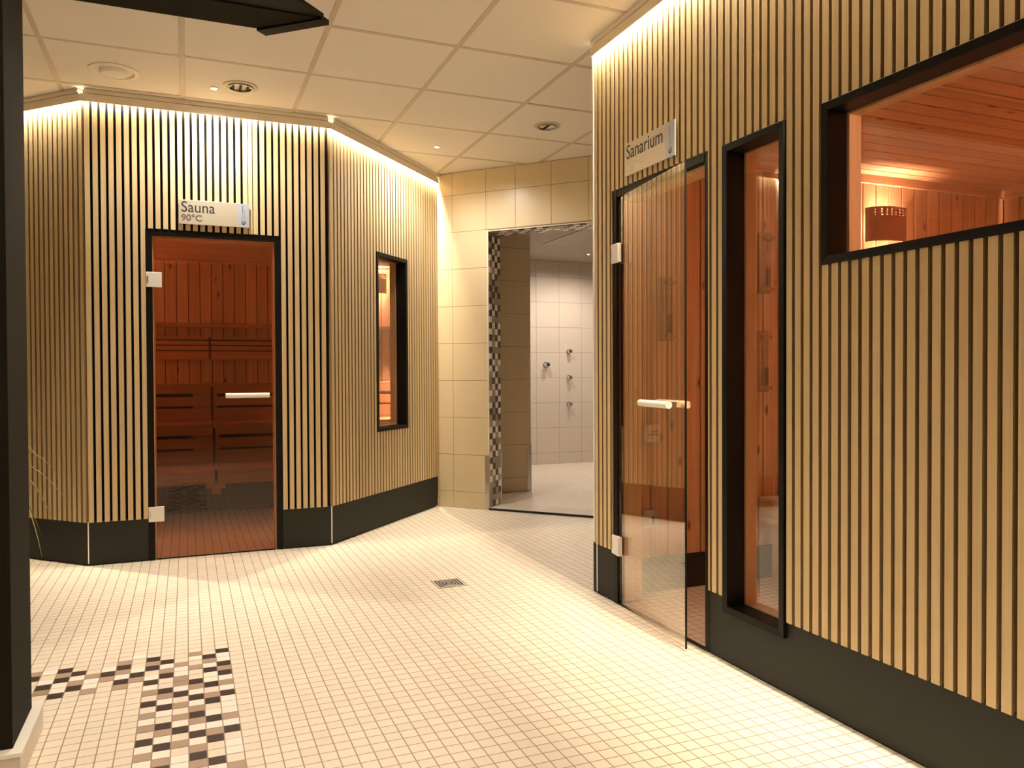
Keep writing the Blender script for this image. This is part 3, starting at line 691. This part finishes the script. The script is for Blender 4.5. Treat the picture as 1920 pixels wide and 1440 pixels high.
lamp(S1, 1.638, 1.882, 'perforated brown wall lamp glowing inside the wide right window', .264, 170)
lamp(S3, 1.3, 1.85, 'added fill lamp on the inner side of the slat wall, out of sight', .264, 2200)  # added with the S2 pair below, all unseen, to brighten the sanarium
lamp(S2, 1.5, 1.80, 'added fill lamp on the side wall of the sanarium, outside the picture', .264, 2200)
lamp(S2, 3.3, 1.80, 'second added fill lamp on the side wall of the sanarium, outside the picture', .264, 2200)
# sand timers and plates on the sanarium end wall
def timer(x, z, lab, tilt=0):
    t = thing('sand_timer', (x, GY, z), lab, 'sand timer', 'sand timers on the pine wall'); 
    m = MB(); m.wbox(x-.038, x+.038, GY-.019, GY-.001, z-.158, z+.158); bd = part('board', m, 'bench', t, bevel=.004)
    m = MB(); m.tube([(x+.008, GY-.036, z-.12), (x+.008, GY-.036, z-.03)], .010, 14); part('sand', m, 'sand', t, smooth=True)
    m = MB(); m.lathe((x+.008, GY-.036, z-.125), [(.012, 0), (.012, .1), (.004, .118), (.012, .136), (.012, .24)], (0, 0, 1), 16); part('glass_tube', m, 'clear', t, smooth=True)
    for q0 in (-.145, .118): m = MB(); m.wbox(x-.018, x+.034, GY-.050, GY-.019, z+q0, z+q0+.017); part('bracket', m, 'bench', bd)
timer(2.178, 1.388, 'sand timer seen through the open glass door')
timer(2.778, 1.640, 'upper sand timer seen through the tall narrow window')
timer(2.765, 1.130, 'lower sand timer seen through the tall narrow window')
t = thing('alarm_plate', (2.09, GY, .78), 'small square white plate with red lettering behind the glass door', 'alarm plate')
FX = Fr((0, GY), (1, GY))
m = MB(); m.box(FX, 2.052, 2.134, .0005, .022, .738, .822); bx_ = part('box', m, 'white', t, bevel=.002)
text('alarm_text', 'ALARM', FX, 2.083, .0225, .786, .0115, 'red', bx_, .0002); text('emergency_text', 'EMERGENCY', FX, 2.071, .0225, .771, .0105, 'red', bx_, .0002, 0, .95)
t = thing('key_switch', (2.09, GY, .36), 'white key switch plate near the base behind the glass door', 'key switch')
m = MB(); m.box(FX, 2.050, 2.134, .0005, .015, .322, .404); kp = part('plate', m, 'white', t, bevel=.002)
m = MB(); m.box(FX, 2.106, 2.133, .0145, .0165, .323, .403); part('grey_field', m, 'steel', kp)
m = MB(); m.lathe(FX.p(2.098, .015, .365), [(.008, 0), (.008, .004)], (0, -1, 0), 20); m.box(FX, 2.0945, 2.1015, .015, .019, .338, .360); part('key_hole', m, 'ink', kp)

# --- sauna (left)
HY, HZ = 7.70, 2.12
S5 = Fr((-1.45, HY), (2.0, HY))
c = MB(); c.box(S5, -.1, S5.L+.05, -.09, -.0125, 0, CEIL); k1 = struct('wall_sauna_rear', c, 'felt', 'pine rear wall inside the sauna cabin')
planks(S5, 0, S5.L, .2, HZ, 0, parent=k1, off=(-.173+1.45) % .098)
m = MB(); m.box(S5, 0, S5.L, 0, .03, HZ-.03, HZ); part('cornice', m, 'pineX', k1)
m = MB(); m.box(S5, 0, S5.L, 0, .07, 1.501, 1.539); part('light_ledge', m, 'bench', k1, bevel=.003)
S6 = Fr((2.0, HY), (2.0, 6.2)); c = MB(); c.box(S6, -.05, S6.L, -.055, -.0125, 0, CEIL); k2 = struct('wall_sauna_side', c, 'felt'); planks(S6, 0, S6.L, 0, HZ, 0, parent=k2)
S7 = Fr((-1.45, 5.9), (-1.45, HY)); c = MB(); c.box(S7, -.1, S7.L+.1, -.1, -.0125, 0, CEIL); k3 = struct('wall_sauna_left', c, 'felt'); planks(S7, 0, S7.L, 0, HZ, 0, parent=k3)
poly = [(-.50, 5.13), (.79, 5.13), (1.80, 6.215), (2.0, 6.3), (2.0, HY), (-1.45, HY), (-1.45, 6.15)]
c = MB(); c.prism(poly, HZ+.013, HZ+.03); k4 = struct('ceiling_sauna', c, 'felt')
m = MB(); y = 5.13
while y < HY-.01:
    def xr(yy): return .79+(yy-5.13)*.93 if yy < 6.215 else 2.0
    def xl(yy): return max(-1.45, -.50-(yy-5.13)*.93)
    m.wbox(xl(y)+.0, min(xr(y), 2.0), y+.002, min(y+.096, HY)-.002, HZ, HZ+.012); y += .096
part('ceiling_planks', m, 'pineX', k4, bevel=.003)
# benches: three tiers in two modules, joint at X = .197
TI = [(6.20, 6.665, .367, .10), (6.665, 7.10, .683, .0), (7.10, 7.69, 1.00, .0)]
mods = [(-1.42, .188, 'left'), (.206, 1.75, 'right')]
for x0, x1, side in mods:
    for k, (y0, y1, z, fh) in enumerate(TI):
        t = bench('sauna_bench', f'{["lowest", "middle", "top"][k]} sauna bench tier, {side} of the dark joint behind the closed door', x0, x1, y0, y1, z, .10 if k == 0 else .085, 'bench', 4, 'tiered benches inside the sauna')
        if k:
            # riser of three boards with two ventilation gaps
            zb = TI[k-1][2]; m = MB(); h = z-.03-zb
            m.wbox(x0, x1, y0+.004, y0+.022, zb+.004, zb+.11); m.wbox(x0, x1, y0+.004, y0+.022, zb+.128, zb+.205)
            m.wbox(x0, x0+.03, y0+.024, y0+.04, zb+.004, z-.03); m.wbox(x1-.14, x1, y0+.024, y0+.04, zb+.004, z-.03)
            part('riser', m, 'bench', t, bevel=.002)
            m = MB(); m.wbox(x0-.008, x1+.008, y0+.045, y0+.05, zb+.002, z-.03); part('riser_gap_shade', m, 'dark', t)  # dark sheet standing in for shade in the riser gaps and joint
    t = thing('backrest', ((x0+x1)/2, HY-.05, 1.3), f'slatted wall backrest, {side} of the dark joint in the sauna', 'backrest', 'slatted backrests inside the sauna')
    m = MB()
    for a, b in ((1.210, 1.284), (1.294, 1.332), (1.342, 1.378), (1.388, 1.411)): m.wbox(x0, x1, HY-.075, HY-.052, a, b)
    sl_ = part('slats', m, 'bench', t, bevel=.002)
    m = MB(); m.wbox(x0-.008, x1+.008, HY-.051, HY-.046, 1.212, 1.409); part('slat_gap_shade', m, 'dark', sl_)  # dark sheet added so the gaps between slats look shaded
    for xx in (x0+.2, x1-.2): m = MB(); m.wbox(xx-.02, xx+.02, HY-.045, HY-.001, 1.215, 1.405); part('spacer', m, 'bench', t)
t = thing('bench_support', (.2, 6.3, .19), 'small stepped wooden block under the joint of the lowest benches', 'support')
m = MB(); m.wbox(.13, .262, 6.225, 6.28, .232, .266); m.wbox(.163, .230, 6.23, 6.28, .190, .232); part('block', m, 'bench', t)
c = MB(); c.wbox(-1.42, 1.95, 6.60, 6.64, .001, .26); struct('baseboard_sauna', c, 'base', 'dark board under the sauna benches')
lamp(S5, 3.165, 1.955, 'square wall lamp glowing in the small narrow window', .22, 240, .19, .07)
lamp(S5, .40, 1.955, 'added unseen fill lamp at the left end of the sauna rear wall', .23, 2800, .19, .07)  # this lamp and those on S6 and S7 are added to brighten the sauna
lamp(S6, .9, 1.9, 'added fill lamp on the right side wall of the sauna, out of sight', .23, 3400, .19, .07)
lamp(S7, .7, 1.9, 'added fill lamp on the left side wall of the sauna, out of sight', .23, 3600, .19, .07)

# ------------------------------------------------------------------ outer shell (behind the camera, for light and reflections)
c = MB(); c.wbox(-3.6, 6.2, -2.5, -2.4, 0, CEIL); struct('wall_near', c, 'plaster')
c = MB(); c.wbox(-3.7, -3.6, -2.5, 10, 0, CEIL); struct('wall_west', c, 'plaster')
c = MB(); c.wbox(-3.6, LA.a.x+.16, LA.a.y-.15, LA.a.y-.05, 0, CEIL); struct('wall_northwest', c, 'plaster')
c = MB(); c.wbox(1.95, 6.1, 3.392, 3.40, 0, CEIL); struct('wall_cabin_rear', c, 'tileS', 'back of the sanarium cabin')

# ------------------------------------------------------------------ plant behind the pillar
PX, PY = -.93, 4.55
t = thing('potted_grass_plant', (PX, PY, 0), 'grassy potted plant whose blade tips show beside the dark pillar', 'plant')
m = MB(); m.lathe((PX, PY, .001), [(.12, 0), (.15, .02), (.17, .30), (.16, .31), (.155, .28)], (0, 0, 1), 32); part('pot', m, 'pot', t, smooth=True)
m = MB(); m.lathe((PX, PY, .275), [(.152, 0), (.10, .01)], (0, 0, 1), 24); part('soil', m, 'soil', t)
def px_at(x, y, Y):
    d = _r2*((x-960)/FPX) - _u2*((y-720)/FPX) + _f; k = Y/d.y; return Vector((d.x*k, Y, CAMZ+d.z*k))
rb = random.Random(21)
def blade(m, tip, knee, w):
    base = Vector((PX+rb.uniform(-.05, .05), PY+rb.uniform(-.05, .05), .28)); P = []
    for k in range(15):
        u_ = k/14; P.append(base*(1-u_)**2+knee*2*u_*(1-u_)+tip*u_*u_)
    L_ = []; 
    for k, q_ in enumerate(P):
        tn = (P[min(k+1, 14)]-P[max(k-1, 0)]).normalized(); sd = tn.cross(Vector((.3, -1, .2))).normalized()
        ww = w*(1-(k/14)**2)*.5+.0003; L_ += [q_-sd*ww, q_+Vector((0, -1, 0))*ww*.4, q_+sd*ww]
    F = []
    for k in range(14): F += [(3*k, 3*k+1, 3*k+4, 3*k+3), (3*k+1, 3*k+2, 3*k+5, 3*k+4)]
    m.add(L_, F)
mg, md = MB(), MB()
tips = [((128, 943, 4.3), (60, 905, 4.4), .007, md), ((103, 980, 4.3), (62, 905, 4.4), .022, mg), ((78, 1004, 4.35), (62, 940, 4.4), .014, mg),
        ((79, 1045, 4.35), (64, 985, 4.4), .012, md), ((112, 893, 4.3), (55, 890, 4.4), .012, mg), ((82, 873, 4.3), (50, 868, 4.4), .010, md), ((86, 811, 4.4), (55, 840, 4.4), .004, md)]
for (a, b, Y), (c_, d_, Y2), w, mm in tips:
    tp = px_at(a, b, Y); kn = px_at(c_-60, d_-140, Y2) if b < 1030 else px_at(c_-30, d_-160, Y2); blade(mm, tp, kn, w)
for k in range(34):
    a = rb.uniform(2.2, 4.9); r_ = rb.uniform(.15, .35); z_ = rb.uniform(.35, .95)
    tp = Vector((PX+cos(a)*r_, PY+sin(a)*r_*.7, z_)); kn = Vector((PX+cos(a)*r_*.4, PY+sin(a)*r_*.3, z_+.25)); blade(mg if k % 3 else md, tp, kn, rb.uniform(.008, .018))
part('green_blades', mg, 'leaf', t); part('dry_blades', md, 'leafd', t)
